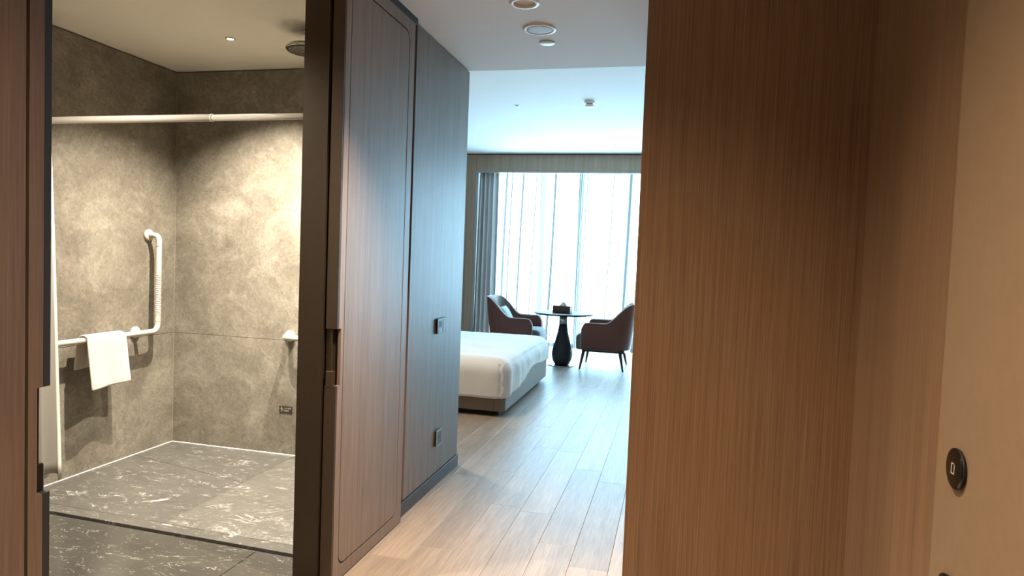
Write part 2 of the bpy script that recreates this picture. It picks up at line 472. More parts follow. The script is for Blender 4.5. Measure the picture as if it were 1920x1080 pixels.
floor_tile('border_strip', [(XS+.002, slot_y(XS)+.016), (XBI, slot_y(XBI)+.016), (XBI, yb(XBI)-g), (XS+.002, yb(XS)-g)], 'marble', .001)
# dry floor in front of the drain slot: big tiles
for xa, xb in ((XT, -2.62), (-2.617, -1.82), (-1.817, XBI)):
    floor_tile('tile', [(xa, 1.92), (xb, 1.92), (xb, slot_y(xb)-.012), (xa, slot_y(xa)-.012)], 'marble_dark', -.002)
    floor_tile('tile', [(xa, 1.0), (xb, 1.0), (xb, 1.917), (xa, 1.917)], 'marble_dark', -.002)
caulk_l = mk('caulk', prism_bm([(XT, 0), (XT+.003, 0), (XT, .0035)], 1, 2.76, YT), 'caulk', bath_floor)
caulk_b = mk('caulk', prism_bm([(YT, 0), (YT-.003, 0), (YT, .0035)], 0, XT, XBI), 'caulk', bath_floor)
threshold = structure(box('trim_1', (XBI, 1.10, -.03), (-1.385, 2.48, .002), 'bronze', bevel=.001))

# bathroom walls, tiled -------------------------------------------
def tiled(name, lo, hi, tiles, axis, face):
    w = structure(box(name, lo, hi, 'drain'))
    for (a, b, z0, z1) in tiles:
        q = .0012
        if axis == 0: bm = box_bm((face-.02, a+q, z0+q), (face, b-q, z1-q))
        else: bm = box_bm((a+q, face, z0+q), (b-q, face+.02, z1-q))
        mk('tile', bm, 'tile', w, bevel=.0012)
    return w
ZJ = .778
tiled('wall_bathroom_left', (XT-.12, .9, -.03), (XT-.019, YT+.1, ZC), [(a, b, z0, z1) for a, b in ((1.0, 2.52), (2.52, YT)) for z0, z1 in ((0, ZJ), (ZJ, ZC-.006))], 0, XT)
tiled('wall_bathroom_back', (XT-.02, YT+.019, -.03), (XBI+.05, YT+.10, ZC), [(a, b, z0, z1) for a, b in ((XT, -1.93), (-1.93, XBI)) for z0, z1 in ((0, ZJ), (ZJ, ZC-.006))], 1, YT)
structure(box('wall_bathroom_near', (XT-.1, .88, -.03), (XBI, 1.0, ZC), 'tile'))
structure(box('grout_corner_trim', (XT, YT-.002, .01), (XT+.002, YT, ZC-.01), 'grout')).name = 'trim_2'
structure(box('ceiling_bathroom', (XT-.1, .88, ZC), (XBI, YT+.1, ZC+.10), 'bath_paint'))

# corridor left wall -----------------------------------------------
wl = structure(box('wall_left', (XBI, -1.3, -.02), (-1.386, 1.10, ZC), 'veneer_left'))
wj = structure(box('wall_left_jamb', (XBI, 2.48, -.02), (-1.386, 4.21, ZC), 'bronze'))
structure(box('wall_left_lintel', (XBI, 1.10, 2.55), (-1.386, 2.48, ZC), 'bronze'))
box('reveal_lining', (XBI+.001, 2.472, .002), (-1.387, 2.48, 2.55), 'bronze', wj)
wpan = structure(box('wall_left_panel', (-1.385, 3.305, .078), (XL, 4.21, ZC-.008), 'veneer_grey', bevel=.0015))
box('shadow_gap', (-1.385, 3.212, .0), (-1.378, 3.305, ZC-.002), 'black', wpan)
box('shadow_gap', (-1.384, 3.305, ZC-.008), (XL-.012, 4.20, ZC-.0005), 'black', wpan)
structure(box('baseboard_left', (-1.385, 3.235, 0), (XL+.008, 4.216, .076), 'skirting', bevel=.002))
structure(box('trim_3', (-1.385, -1.2, 2.553), (-1.332, 3.252, ZC), 'black'))     # door track above the leaves
structure(box('trim_4', (-1.385, 3.225, .078), (-1.368, 3.300, 2.553), 'gap_brown'))

# corridor right wall and wood return -------------------------------
structure(box('wall_right', (XR, -1.3, -.02), (XR+.15, 1.280, ZC), 'wallpaper', bevel=.002))
structure(box('wall_right_inset', (XR+.004, 1.280, -.02), (XR+.15, YR+.02, ZC), 'veneer_soft'))
wc = structure(box('wall_right_cabinet', (XRL, YR, .0), (1.9, 4.21, ZC), 'veneer_warm', bevel=.0015))
structure(box('wall_near', (-1.5, -1.42, -.02), (.6, -1.3, ZC), 'wallpaper'))
bm = bmesh.new()
rect = [(-1.5, -1.42), (1.9, -1.42), (1.9, 4.21), (-1.5, 4.21)]
circ = [(-.747+.054*math.cos(2*math.pi*k/40), 3.115+.054*math.sin(2*math.pi*k/40)) for k in range(40)]
ed = []
for loop in (rect, circ):
    vv = [bm.verts.new((*p, ZC)) for p in loop]
    ed += [bm.edges.new((vv[i], vv[(i+1) % len(vv)])) for i in range(len(vv))]
bmesh.ops.triangle_fill(bm, use_beauty=True, edges=ed)
r_ = bmesh.ops.extrude_face_region(bm, geom=bm.faces[:])
for v in [e for e in r_['geom'] if isinstance(e, bmesh.types.BMVert)]: v.co.z = ZB+.1
structure(mk('ceiling', bm, 'paint'))

# bedroom shell ------------------------------------------------------
structure(box('wall_bedroom_near', (-4.4, YT+.101, -.02), (XBI, 4.21, ZB), 'veneer_light'))
structure(box('wall_bedroom_left', (-4.5, 4.1, -.02), (-4.38, 10.8, ZB), 'veneer_light'))
structure(box('wall_bedroom_right', (1.9, 4.1, -.02), (2.02, 10.8, ZB), 'wallpaper'))
structure(box('ceiling_bedroom', (-4.5, 4.21, ZB), (2.02, 10.8, ZB+.1), 'paint'))
wf = structure(box('wall_far', (-4.4, YW+.002, -.02), (-3.082, YW+.06, ZB-.010), 'veneer_light'))
box('board', (-3.9, YW-.010, 0), (-3.220, YW+.002, ZB-.012), 'veneer_light', wf, bevel=.001)
box('board', (-3.217, YW-.010, 0), (-3.087, YW+.002, ZB-.012), 'veneer_light', wf, bevel=.001)
wh = structure(box('wall_far_header', (-3.082, YW, 2.712), (1.9, YW+.06, ZB-.010), 'veneer_light'))
box('header_board', (-3.084, YW-.010, 2.716), (1.9, YW, ZB-.012), 'veneer_light', wh, bevel=.001)
structure(box('trim_5', (-3.087, YW-.016, 2.690), (1.9, YW+.060, 2.713), 'alu', bevel=.001))
structure(box('trim_6', (-3.087, YW-.016, 0), (-3.070, YW+.060, 2.690), 'alu', bevel=.001))
structure(box('trim_7', (-4.4, YW-.012, ZB-.011), (1.9, YW+.06, ZB-.001), 'black'))
structure(box('wall_window_left', (-4.4, 10.5, -.02), (-3.07, 10.8, ZB), 'paint'))
win = structure(box('window_1', (-3.07, 10.54, 0), (1.9, 10.60, .05), 'alu'))
box('frame_head', (-3.07, 10.54, 2.90), (1.9, 10.60, ZB), 'alu', win)
mull = [-3.02, -2.10, -1.49, -.74, .25, 1.05, 1.855]
for x in mull: box('mullion', (x-.04, 10.54, .05), (x+.04, 10.60, 2.90), 'alu', win)
for a, b in zip(mull, mull[1:]): box('pane', (a+.04, 10.566, .05), (b-.04, 10.574, 2.90), 'glass', win)

# ------------------------------------------------------------------ sliding door leaves
def rrect(y0, y1, z0, z1, r, n=7):
    pts = []
    for cy, cz, a0 in ((y1-r, z1-r, 0), (y0+r, z1-r, 90), (y0+r, z0+r, 180), (y1-r, z0+r, 270)):
        for k in range(n+1):
            a = math.radians(a0+90*k/n); pts.append((cy+r*math.cos(a), cz+r*math.sin(a)))
    return pts

def leaf(y_lead, sgn, wood_key, label):
    """sliding leaf; leading edge at y_lead, body extends in +sgn*Y; faces +X"""
    t = thing('sliding_door', label, 'door', (XD, y_lead, 0), 0, 'leaves of the bathroom sliding door')
    W, Z0, Z1, T = .725, .006, 2.548, .053
    nz0, nz1, nd = .842, 1.078, .032          # notch
    S = lambda u: sgn*u
    def bx(name, u0, u1, t0, t1, z0, z1, mat, par=t, bevel=.0006):
        a, b = sorted((S(u0), S(u1)))
        return box(name, (-t1, a, z0), (-t0, b, z1), mat, par, bevel)
    ew, em = (.0105, 'bronze_edge') if sgn > 0 else (.0170, 'black')      # edge profile width and finish
    # backing core
    bx('core', .036, W-.004, .0138, T, Z0+.002, Z1-.002, 'black', bevel=0)
    # front frame with rounded inner opening and the finger notch cut in its leading stile
    iy0, iy1, iz0, iz1 = .053, W-.062, .062, Z1-.058
    inner = rrect(iy0, iy1, iz0, iz1, .055)
    fe = ew+.0015
    outer = [(fe, Z0), (W, Z0), (W, Z1), (fe, Z1), (fe, nz1), (nd, nz1), (nd, nz0), (fe, nz0)]
    bm = bmesh.new()
    vo = [bm.verts.new((0, S(p[0]), p[1])) for p in outer]; vi = [bm.verts.new((0, S(p[0]), p[1])) for p in inner]
    eo = [bm.edges.new((vo[i], vo[(i+1) % len(vo)])) for i in range(len(vo))]
    ei = [bm.edges.new((vi[i], vi[(i+1) % len(vi)])) for i in range(len(vi))]
    bmesh.ops.triangle_fill(bm, use_beauty=True, edges=eo+ei)
    r = bmesh.ops.extrude_face_region(bm, geom=bm.faces[:])
    for v in [e for e in r['geom'] if isinstance(e, bmesh.types.BMVert)]: v.co.x = -.014
    mk('frame', bm, wood_key, t)
    # inset panel, a thin routed gap inside the frame
    ins = rrect(iy0+.007, iy1-.007, iz0+.007, iz1-.007, .048)
    mk('inset_panel', prism_bm([(S(p[0]), p[1]) for p in ins], 0, -.014, -.0005), wood_key, t)
    # bronze edge profile above and below the notch
    e = bx('edge_profile', 0, ew, .001, T, nz1, Z1, em)
    e2 = bx('edge_profile', 0, ew, .001, T, Z0, nz0, em)
    bx('edge_core', ew, .036, .014, T, Z0, nz0, 'black', bevel=0)
    bx('edge_core', ew, .036, .014, T, nz1, Z1, 'black', bevel=0)
    # notch lining and the tab at its foot
    bx('notch_lining', .008, .036, .026, T, nz0, nz1, 'bronze')
    bx('notch_lip', .006, .009, .024, .030, nz0, nz1, 'bronze_edge')
    bx('pull_tab', -.001, .024, .017, T-.004, nz0-.006, nz0+.062, 'black_gloss' if sgn < 0 else 'bronze_edge', bevel=.003)
    return t
leaf(2.480, 1, 'veneer_door', 'grey-brown wood sliding door leaf with a rounded routed line, right of the bathroom doorway')
leaf(1.188, -1, 'veneer_left', 'reddish-brown sliding door leaf with black finger pull at the left picture edge')

# ------------------------------------------------------------------ bathroom things
BX = XT+.09
# L-shaped grab bar
gb = thing('grab_bar', 'white L-shaped grab bar on the left tiled wall, towel hung over it', 'grab bar', (XT, 3.765, .8))
def loc(o, par):   # keep world placement under a placed empty
    o.matrix_parent_inverse = Matrix.Translation(par.location).inverted(); return o
ZH = .818
path = fillet([(XT+.008, 3.770, 1.452), (BX, 3.770, 1.452), (BX, 3.768, ZH), (BX, 2.86, ZH), (XT+.008, 2.86, ZH)], .055, 8)
gbar = loc(mk('bar', tube_bm(path, .0175, 16), 'white_plastic', gb, True), gb)
for y, z in ((3.770, 1.452), (3.665, ZH-.004), (2.86, ZH)):
    fl = loc(mk('flange', lathe_bm([(.030, 0), (.038, .002), (.038, .012), (.034, .018), (.018, .021)], (XT, y, z), 28, axis=0), 'white_plastic', gb, True), gb)
loc(mk('bracket', tube_bm([(XT+.012, 3.665, ZH-.004), (BX, 3.665, ZH)], .014, 12), 'white_plastic', gb, True), gb)
for z in (1.385, .885):
    loc(mk('joint_ring', lathe_bm([(.0182, -.002), (.0182, .002)], (BX, 3.768, z), 20), 'white_plastic', gbar, True), gbar)
for k in range(22):
    loc(mk('grip_rib', lathe_bm([(.0178, -.003), (.0186, 0), (.0178, .003)], (BX, 3.768, .93+k*.0125), 18), 'white_plastic', gbar, True), gbar)
# second bar
g2 = thing('grab_bar', 'white grab bar on the back tiled wall, cut off by the door jamb', 'grab bar', (-2.493, YT, .81))
path = fillet([(-2.493, YT-.008, .811), (-2.493, YT-.085, .811), (-1.62, YT-.085, .805), (-1.62, YT-.008, .805)], .03, 8)
loc(mk('bar', tube_bm(path, .0175, 16), 'white_plastic', g2, True), g2)
for x in (-2.493, -1.62):
    loc(mk('flange', lathe_bm([(.030, 0), (.039, -.002), (.039, -.012), (.034, -.018), (.018, -.021)], (x, YT, .811), 28, axis=1), 'white_plastic', g2, True), g2)

# towel over the bar
def towel():
    bm = bmesh.new()
    prof = []                                   # (x offset from bar axis, z) from back flap up and over to the front flap
    r = .0235
    for k in range(11): prof.append((-.030-.012*(1-k/10), .64+(ZH-.64)*k/10))
    for k in range(1, 12):
        a = math.pi-math.pi*k/12; prof.append((r*math.cos(a)*1.1, ZH+r*math.sin(a)))
    for k in range(15): prof.append((.026+.016*k/14, ZH-(ZH-.535)*k/14))
    NY_ = 22; rows = []
    for j in range(NY_+1):
        v = j/NY_; row = []
        for i, (dx, z) in enumerate(prof):
            fr = i/(len(prof)-1)
            y = 3.205+.275*v - .035*(1-fr)+ (.012 if fr > .6 else 0)*(v-.5)
            if fr > .62:                                            # front flap sags: lower at the left, wavy hem
                q = (fr-.62)/.38
                z -= q*(.012*(1-v)); dx += q*.010*math.sin(v*7+1)
            else:
                z += (1-min(1, i/10))*.02*v; dx += .006*math.sin(v*6)*(1-min(1, i/10))
            row.append(bm.verts.new((BX+dx, y, z)))
        rows.append(row)
    for a, b in zip(rows, rows[1:]):
        for i in range(len(prof)-1): bm.faces.new((a[i], a[i+1], b[i+1], b[i]))
    o = mk('towel', bm, 'towel', None, True)
    s = o.modifiers.new('thick', 'SOLIDIFY'); s.thickness = .010; s.offset = 1
    d = o.modifiers.new('sub', 'SUBSURF'); d.levels = d.render_levels = 1
    return tag(o, 'folded white towel hung over the grab bar', 'towel')
towel()

# shower curtain and rod
rod = thing('curtain_rod', 'white telescopic shower curtain rod across the bathroom', 'rod', (XT, 2.75, 1.995))
loc(mk('outer_tube', tube_bm([(XT, 2.75, 1.994), (-2.142, 2.75, 1.996)], .0172, 18), 'white_enamel', rod, True), rod)
loc(mk('inner_tube', tube_bm([(-2.142, 2.75, 1.996), (XBI, 2.75, 1.998)], .0148, 18), 'white_enamel', rod, True), rod)
loc(mk('collar', lathe_bm([(.0172, -.004), (.0182, -.003), (.0182, .003), (.0172, .004)], (-2.142, 2.75, 1.996), 18, axis=0), 'white_enamel', rod, True), rod)
bm = bmesh.new()
NU, NZ = 70, 26
rows = []
for j in range(NZ+1):
    tz = j/NZ; z = 1.975-(1.975-.185)*tz
    row = []
    for i in range(NU+1):
        s = i/NU
        width = .300+.092*tz**.7
        amp = .030+.018*tz
        x = XT+.012+width*s
        y = 2.75+amp*math.sin(s*2*math.pi*4.3+.8+.5*tz)+.012*math.sin(s*23+tz*2)
        zz = z-(.018*math.sin(s*27) if j == NZ else 0)
        row.append(bm.verts.new((x, y, zz)))
    rows.append(row)
for a, b in zip(rows, rows[1:]):
    for i in range(NU): bm.faces.new((a[i], a[i+1], b[i+1], b[i]))
sc_ = thing('shower_curtain', 'white shower curtain gathered against the tiled wall at left', 'shower curtain', (XT+.2, 2.75, .185))
cl = loc(mk('cloth', bm, 'shower_cloth', sc_, True), sc_)
sm = cl.modifiers.new('thick', 'SOLIDIFY'); sm.thickness = .0015
for k in range(5):
    x = XT+.03+k*.07
    ring = [(x, 2.75+.024*math.cos(a), 1.990+.026*math.sin(a)) for a in [2*math.pi*q/16 for q in range(17)]]
    loc(mk('ring', tube_bm(ring, .002, 6, caps=False), 'white_enamel', sc_, True), sc_)

# ceiling shower head
sh = thing('rain_shower', 'round chrome rain shower head under the bathroom ceiling', 'shower head', (-2.02, 3.37, ZC))
loc(mk('ceiling_rose', lathe_bm([(.035, 0), (.035, -.006), (.028, -.010), (.012, -.012)], (-2.02, 3.37, ZC), 28), 'chrome', sh, True), sh)
loc(mk('arm', tube_bm([(-2.02, 3.37, ZC-.008), (-2.02, 3.37, ZC-.055)], .011, 14), 'chrome', sh, True), sh)
loc(mk('head', lathe_bm([(.012, -.045), (.022, -.056), (.060, -.066), (.105, -.078), (.120, -.090), (.121, -.097), (.117, -.102)], (-2.02, 3.37, ZC), 44), 'chrome', sh, True), sh)
npz = loc(mk('nozzle_plate', lathe_bm([(.116, -.1005), (.115, -.106), (.095, -.1075), (.001, -.1085)], (-2.02, 3.37, ZC), 44), 'nozzle_plate', sh, True), sh)
nz_bm = lathe_bm([(.0028, 0), (.0026, -.004), (.001, -.005)], (0, 0, 0), 6)
nz_me = bpy.data.meshes.new('nozzle'); nz_bm.to_mesh(nz_me); nz_bm.free(); nz_me.materials.append(M['nozzle'])
for rr, n in ((.012, 5), (.030, 11), (.048, 18), (.066, 24), (.084, 30), (.100, 36)):
    for k in range(n):
        a = 2*math.pi*k/n
        o = link(bpy.data.objects.new('nozzle', nz_me)); o.parent = npz
        o.location = (-2.02+rr*math.cos(a), 3.37+rr*math.sin(a), ZC-.1065)

# small sign on the back wall
sg = thing('wall_sign', 'small dark caution sign plate low on the back tiled wall', 'sign', (-2.517, YT-.0035, .308))
loc(box('plate', (-2.566, YT-.0035, .2835), (-2.468, YT, .3325), 'sign', sg, .0008), sg)
def sign_mesh(name, bm):
    loc(mk(name, bm, 'sign_ink', sg), sg)
pc = lambda x, z: (-2.517+x, .308+z)
# slipping figure pictogram
bm = bmesh.new()
def disc(cx, cz, r, n=14):
    prism_bm([(cx+r*math.cos(2*math.pi*k/n), cz+r*math.sin(2*math.pi*k/n)) for k in range(n)], 1, YT-.0042, YT-.0034, bm)
def limb(a, b, w):
    a, b = Vector(a), Vector(b); n = Vector((-(b-a).y, (b-a).x)).normalized()*w/2
    prism_bm([tuple(a+n), tuple(b+n), tuple(b-n), tuple(a-n)], 1, YT-.0042, YT-.0034, bm)
disc(*pc(-.031, .0155), .0038)
limb(pc(-.032, .011), pc(-.028, -.001), .0048); limb(pc(-.032, .009), pc(-.042, .004), .0026); limb(pc(-.030, .009), pc(-.020, .006), .0026)
limb(pc(-.028, -.001), pc(-.018, -.006), .0034); limb(pc(-.028, -.001), pc(-.034, -.010), .0034); limb(pc(-.034, -.010), pc(-.026, -.014), .003)
sign_mesh('pictogram', bm)
def lettering(txt, x, z, size, name):
    cu = bpy.data.curves.new(name, 'FONT'); cu.body = txt; cu.size = size; cu.extrude = .0003; cu.align_x = 'LEFT'; cu.align_y = 'CENTER'
    to = bpy.data.objects.new(name, cu); COL.objects.link(to)
    dg = bpy.context.evaluated_depsgraph_get(); me = bpy.data.meshes.new_from_object(to.evaluated_get(dg))
    COL.objects.unlink(to); bpy.data.objects.remove(to)
    me.materials.clear(); me.materials.append(M['sign_ink'])
    o = link(bpy.data.objects.new(name, me)); o.parent = sg
    o.location = (x-(-2.517)-2.517+2.517-2.517+0, 0, 0)
    o.matrix_parent_inverse = Matrix()
    o.location = (x, -.0004, z); o.rotation_euler = (math.radians(90), 0, 0)
lettering('小心地滑', -.011, .009, .0135, 'lettering')
bm = bmesh.new()
for z, w in ((-.004, .036), (-.010, .034)):
    prism_bm([pc(-.010, z-.0014), pc(-.010+w, z-.0014), pc(-.010+w, z+.0014), pc(-.010, z+.0014)], 1, YT-.0042, YT-.0034, bm)
sign_mesh('small_print', bm)

# ------------------------------------------------------------------ lamps and ceiling fittings
def spot(name, parent, at, power, color, size_deg, blend, radius, aim=(0, 0, -1)):
    l = bpy.data.lights.new(name, 'SPOT'); l.energy = power; l.color = color
    l.spot_size = math.radians(size_deg); l.spot_blend = blend; l.shadow_soft_size = radius
    o = link(bpy.data.objects.new(name, l)); o.parent = parent; o.location = at
    o.rotation_euler = Vector(aim).to_track_quat('-Z', 'Y').to_euler()
    return o
def downlight(x, y, z, r, label, lit=True, group=None, ring='ring', depth=.012):
    t = thing('downlight', label, 'downlight', (x, y, z), 0, group)
    mk('trim_ring', ring_bm(r, r*.72, .005), ring, t, True)
    mk('reflector', lathe_open([(r*.72, -.004), (r*.66, -.0005)], 36), 'ring', t, True)
    mk('lens', lathe_bm([(r*.66, -.0012), (r*.66, -.0004)], (0, 0, 0), 30), 'lens_on' if lit else 'lens_off', t)
    return t
def ring_bm(ro, ri, h):
    bm = bmesh.new(); n = 40
    prof = [(ri, -.0004), (ri, -h), (ri+(ro-ri)*.25, -h*1.15), (ro*.97, -h*.8), (ro, -.0004)]
    rings = [[bm.verts.new((r*math.cos(2*math.pi*i/n), r*math.sin(2*math.pi*i/n), z)) for i in range(n)] for r, z in prof]
    rings.append(rings[0])
    for a, b in zip(rings, rings[1:]):
        for i in range(n): bm.faces.new((a[i], a[(i+1) % n], b[(i+1) % n], b[i]))
    return bm
def lathe_open(prof, n):
    bm = bmesh.new()
    rings = [[bm.verts.new((r*math.cos(2*math.pi*i/n), r*math.sin(2*math.pi*i/n), z)) for i in range(n)] for r, z in prof]
    for a, b in zip(rings, rings[1:]):
        for i in range(n): bm.faces.new((a[i], a[(i+1) % n], b[(i+1) % n], b[i]))
    return bm
b1 = downlight(-2.544, 3.41, ZC, .028, 'tiny chrome-rimmed spotlight in the bathroom ceiling left of the shower head', True, None, 'chrome')
spot('lamp', b1, (0, 0, -.012), BATH_POWER*1.3, BATH_COLOR, 124, 1, .012)
b2 = downlight(-1.97, 3.68, ZC, .045, 'bathroom ceiling downlight hidden behind the dark door jamb', True)
spot('lamp', b2, (0, 0, -.012), BATH_POWER*1.6, BATH_COLOR, 84, .8, .02)
b3 = downlight(-2.45, 1.75, ZC, .045, 'bathroom ceiling downlight above the dry floor out of view', True)
spot('lamp', b3, (0, 0, -.012), BATH_POWER*.55, BATH_COLOR, 150, .7, .03)

h1 = thing('downlight', 'unlit recessed downlight with wide white ring nearest in the corridor ceiling', 'downlight', (-.747, 3.115, ZC))
mk('trim_ring', ring_bm(.072, .0525, .006), 'ring', h1, True)
mk('reflector', lathe_open([(.0525, -.001), (.0512, .006), (.0500, .010)], 40), 'reflector', h1, True)
mk('lens', lathe_bm([(.0502, .0098), (.0502, .013)], (0, 0, 0), 36), 'lens_off', h1)
h2 = downlight(-.45, .78, ZC, .060, 'lit corridor downlight above the camera side of the hall', True, 'lit corridor downlights')
spot('lamp', h2, (0, 0, -.012), HALL_POWER*1.7, HALL_COLOR, 118, 1, .03)
h5 = downlight(-2.25, 4.85, ZB, .060, 'lit bedroom downlight over the foot of the bed, behind the grey panel', True)
spot('lamp', h5, (0, 0, -.012), HALL_POWER*1.4, (1, .80, .58), 120, .8, .03)
h3 = downlight(-.747, 2.25, ZC, .060, 'lit corridor downlight above the bathroom doorway', True, 'lit corridor downlights')
spot('lamp', h3, (0, 0, -.012), HALL_POWER*3.6, HALL_COLOR, 92, .9, .03)
h4 = downlight(-.10, -.10, ZC, .060, 'lit corridor downlight behind the viewpoint', True, 'lit corridor downlights')
spot('lamp', h4, (0, 0, -.012), HALL_POWER*.85, HALL_COLOR, 120, .75, .03)

spk = thing('ceiling_speaker', 'wide round white ceiling speaker behind the recessed downlight', 'speaker', (-.747, 3.475, ZC))
mk('trim_ring', ring_bm(.088, .070, .007), 'ring', spk, True)
mk('grille', lathe_bm([(.071, -.0004), (.071, -.0050), (.05, -.0062), (.001, -.0066)], (0, 0, 0), 40), 'speaker_mesh', spk, True)
cp = thing('ceiling_sensor', 'small plain white round disc on the corridor ceiling beyond the speaker', 'ceiling disc', (-.749, 3.70, ZC))
mk('disc', lathe_bm([(.043, -.0004), (.043, -.004), (.040, -.006), (.001, -.007)], (0, 0, 0), 32), 'ring', cp, True)
mk('rim', ring_bm(.0445, .042, .003), 'alu', cp, True)

sd = thing('smoke_detector', 'white smoke detector on the bright bedroom ceiling', 'smoke detector', (-.915, 6.77, ZB))
mk('base', lathe_bm([(.052, -.0004), (.052, -.016), (.048, -.022)], (0, 0, 0), 32), 'ring', sd, True)
mk('sensor_ring', lathe_bm([(.034, -.021), (.034, -.034)], (0, 0, 0), 28), 'alu', sd, True)
mk('dome', lathe_bm([(.042, -.033), (.042, -.043), (.036, -.052), (.012, -.056)], (0, 0, 0), 32), 'ring', sd, True)
def sprinkler(x, y, label, r=.030):
    t = thing('ceiling_spotlight', label, 'ceiling spot', (x, y, ZB), 0, 'tiny fittings in the bedroom ceiling')
    mk('trim_ring', ring_bm(r, r*.6, .004), 'ring', t, True)
    mk('core', lathe_bm([(r*.58, -.0004), (r*.5, -.005), (r*.15, -.009)], (0, 0, 0), 20), 'alu', t, True)
sprinkler(-1.685, 6.89, 'tiny fitting in the bedroom ceiling left of the smoke detector')
sprinkler(-1.71, 9.36, 'tiny fitting in the bedroom ceiling near the window, left of its neighbour', .022)
sprinkler(-.883, 9.33, 'tiny fitting in the bedroom ceiling near the window, nearest the brown wall', .045)
sprinkler(-3.02, 9.36, 'tiny fitting in the bedroom ceiling beside the grey wall panel corner', .022)

# ------------------------------------------------------------------ switch plates and discs
sw = thing('switch_panel', 'dark wall thermostat and switch plate on the grey wood panel', 'switch', (XL, 3.81, .972))
def sbox(name, lo, hi, mat, par, bevel=.0012):
    o = box(name, lo, hi, mat, None, bevel); o.parent = par; return loc(o, par)
sbox('housing', (XL, 3.725, .929), (XL+.010, 3.893, 1.016), 'black', sw)
swf = sbox('face_plate', (XL+.010, 3.722, .927), (XL+.0135, 3.896, 1.018), 'plate', sw)
sbox('display', (XL+.0135, 3.742, .966), (XL+.0142, 3.790, 1.002), 'screen', swf, 0)
sbox('key', (XL+.0135, 3.742, .936), (XL+.0148, 3.790, .958), 'plate_key', swf)
sbox('key', (XL+.0135, 3.815, .936), (XL+.0150, 3.853, 1.008), 'plate_key', swf)
sbox('key', (XL+.0135, 3.855, .936), (XL+.0150, 3.889, 1.008), 'plate_key', swf)
so = thing('wall_socket', 'small dark socket with grey frame low on the grey wood panel', 'socket', (XL, 3.812, .29))
sbox('housing', (XL, 3.770, .244), (XL+.008, 3.858, .336), 'black', so)
for lo, hi in (((3.767, .241), (3.861, .252)), ((3.767, .328), (3.861, .339)), ((3.767, .252), (3.778, .328)), ((3.850, .252), (3.861, .328))):
    sbox('frame', (XL+.008, lo[0], lo[1]), (XL+.013, hi[0], hi[1]), 'plate_frame', so, .0008)
soi = sbox('insert', (XL+.008, 3.778, .252), (XL+.0115, 3.850, .328), 'plate', so, .0005)
for y in (3.80, 3.828): sbox('slot', (XL+.0115, y-.003, .28), (XL+.0120, y+.003, .30), 'black', soi, 0)

def wall_disc(y, z, label, icon):
    t = thing('wall_button', label, 'wall button', (XR, y, z), 0, 'round black buttons on the beige wall')
    mk('body', lathe_bm([(.029, 0), (.031, -.001), (.0325, -.004), (.0325, -.006)], (0, 0, 0), 40, axis=0), 'black', t, True)
    mk('face', lathe_bm([(.0325, -.006), (.0322, -.0072), (.029, -.0084), (.001, -.0090)], (0, 0, 0), 40, axis=0), 'black_gloss', t, True)
    if icon:
        for a, b in (((-.006, -.0085), (.006, -.0072)), ((-.006, .0072), (.006, .0085)), ((-.006, -.0085), (-.0048, .0085)), ((.0048, -.0085), (.006, .0085))):
            box('icon', (-.0096, a[0], a[1]), (-.0088, b[0], b[1]), 'icon', t)
    return t
wall_disc(1.186, 1.092, 'round glossy black button with a pale rectangle icon on the beige wall', True)
wall_disc(1.192, .886, 'round black button at the bottom picture edge on the beige wall', False)

# ------------------------------------------------------------------ bed
bed = thing('bed', 'double bed with taupe leather base on a black plinth', 'bed', (-2.4, 6.6, 0))
BX0, BX1, BY0, BY1 = -3.95, -1.385, 5.605, 7.565
def rr_plan(x0, x1, y0, y1, r, n=8):
    return rrect(x0, x1, y0, y1, r, n)
def base_part(name, x0, x1, y0, y1, r, z0, z1, mat, bevel=0):
    o = mk(name, prism_bm(rr_plan(x0, x1, y0, y1, r), 2, z0, z1), mat, bed, bevel=bevel); return loc(o, bed)
base_part('plinth', BX0+.08, BX1-.07, BY0+.07, BY1-.07, .02, 0, .05, 'black')
bbase = base_part('base', BX0, BX1, BY0, BY1, .045, .048, .30, 'bed_base', .006)
sbox('seam', (-1.4835, BY0-.0012, .05), (-1.4815, BY0+.004, .295), 'black', bbase, 0)
base_part('mattress', BX0+.02, BX1-.03, BY0+.03, BY1-.03, .08, .30, .45, 'linen', .02)

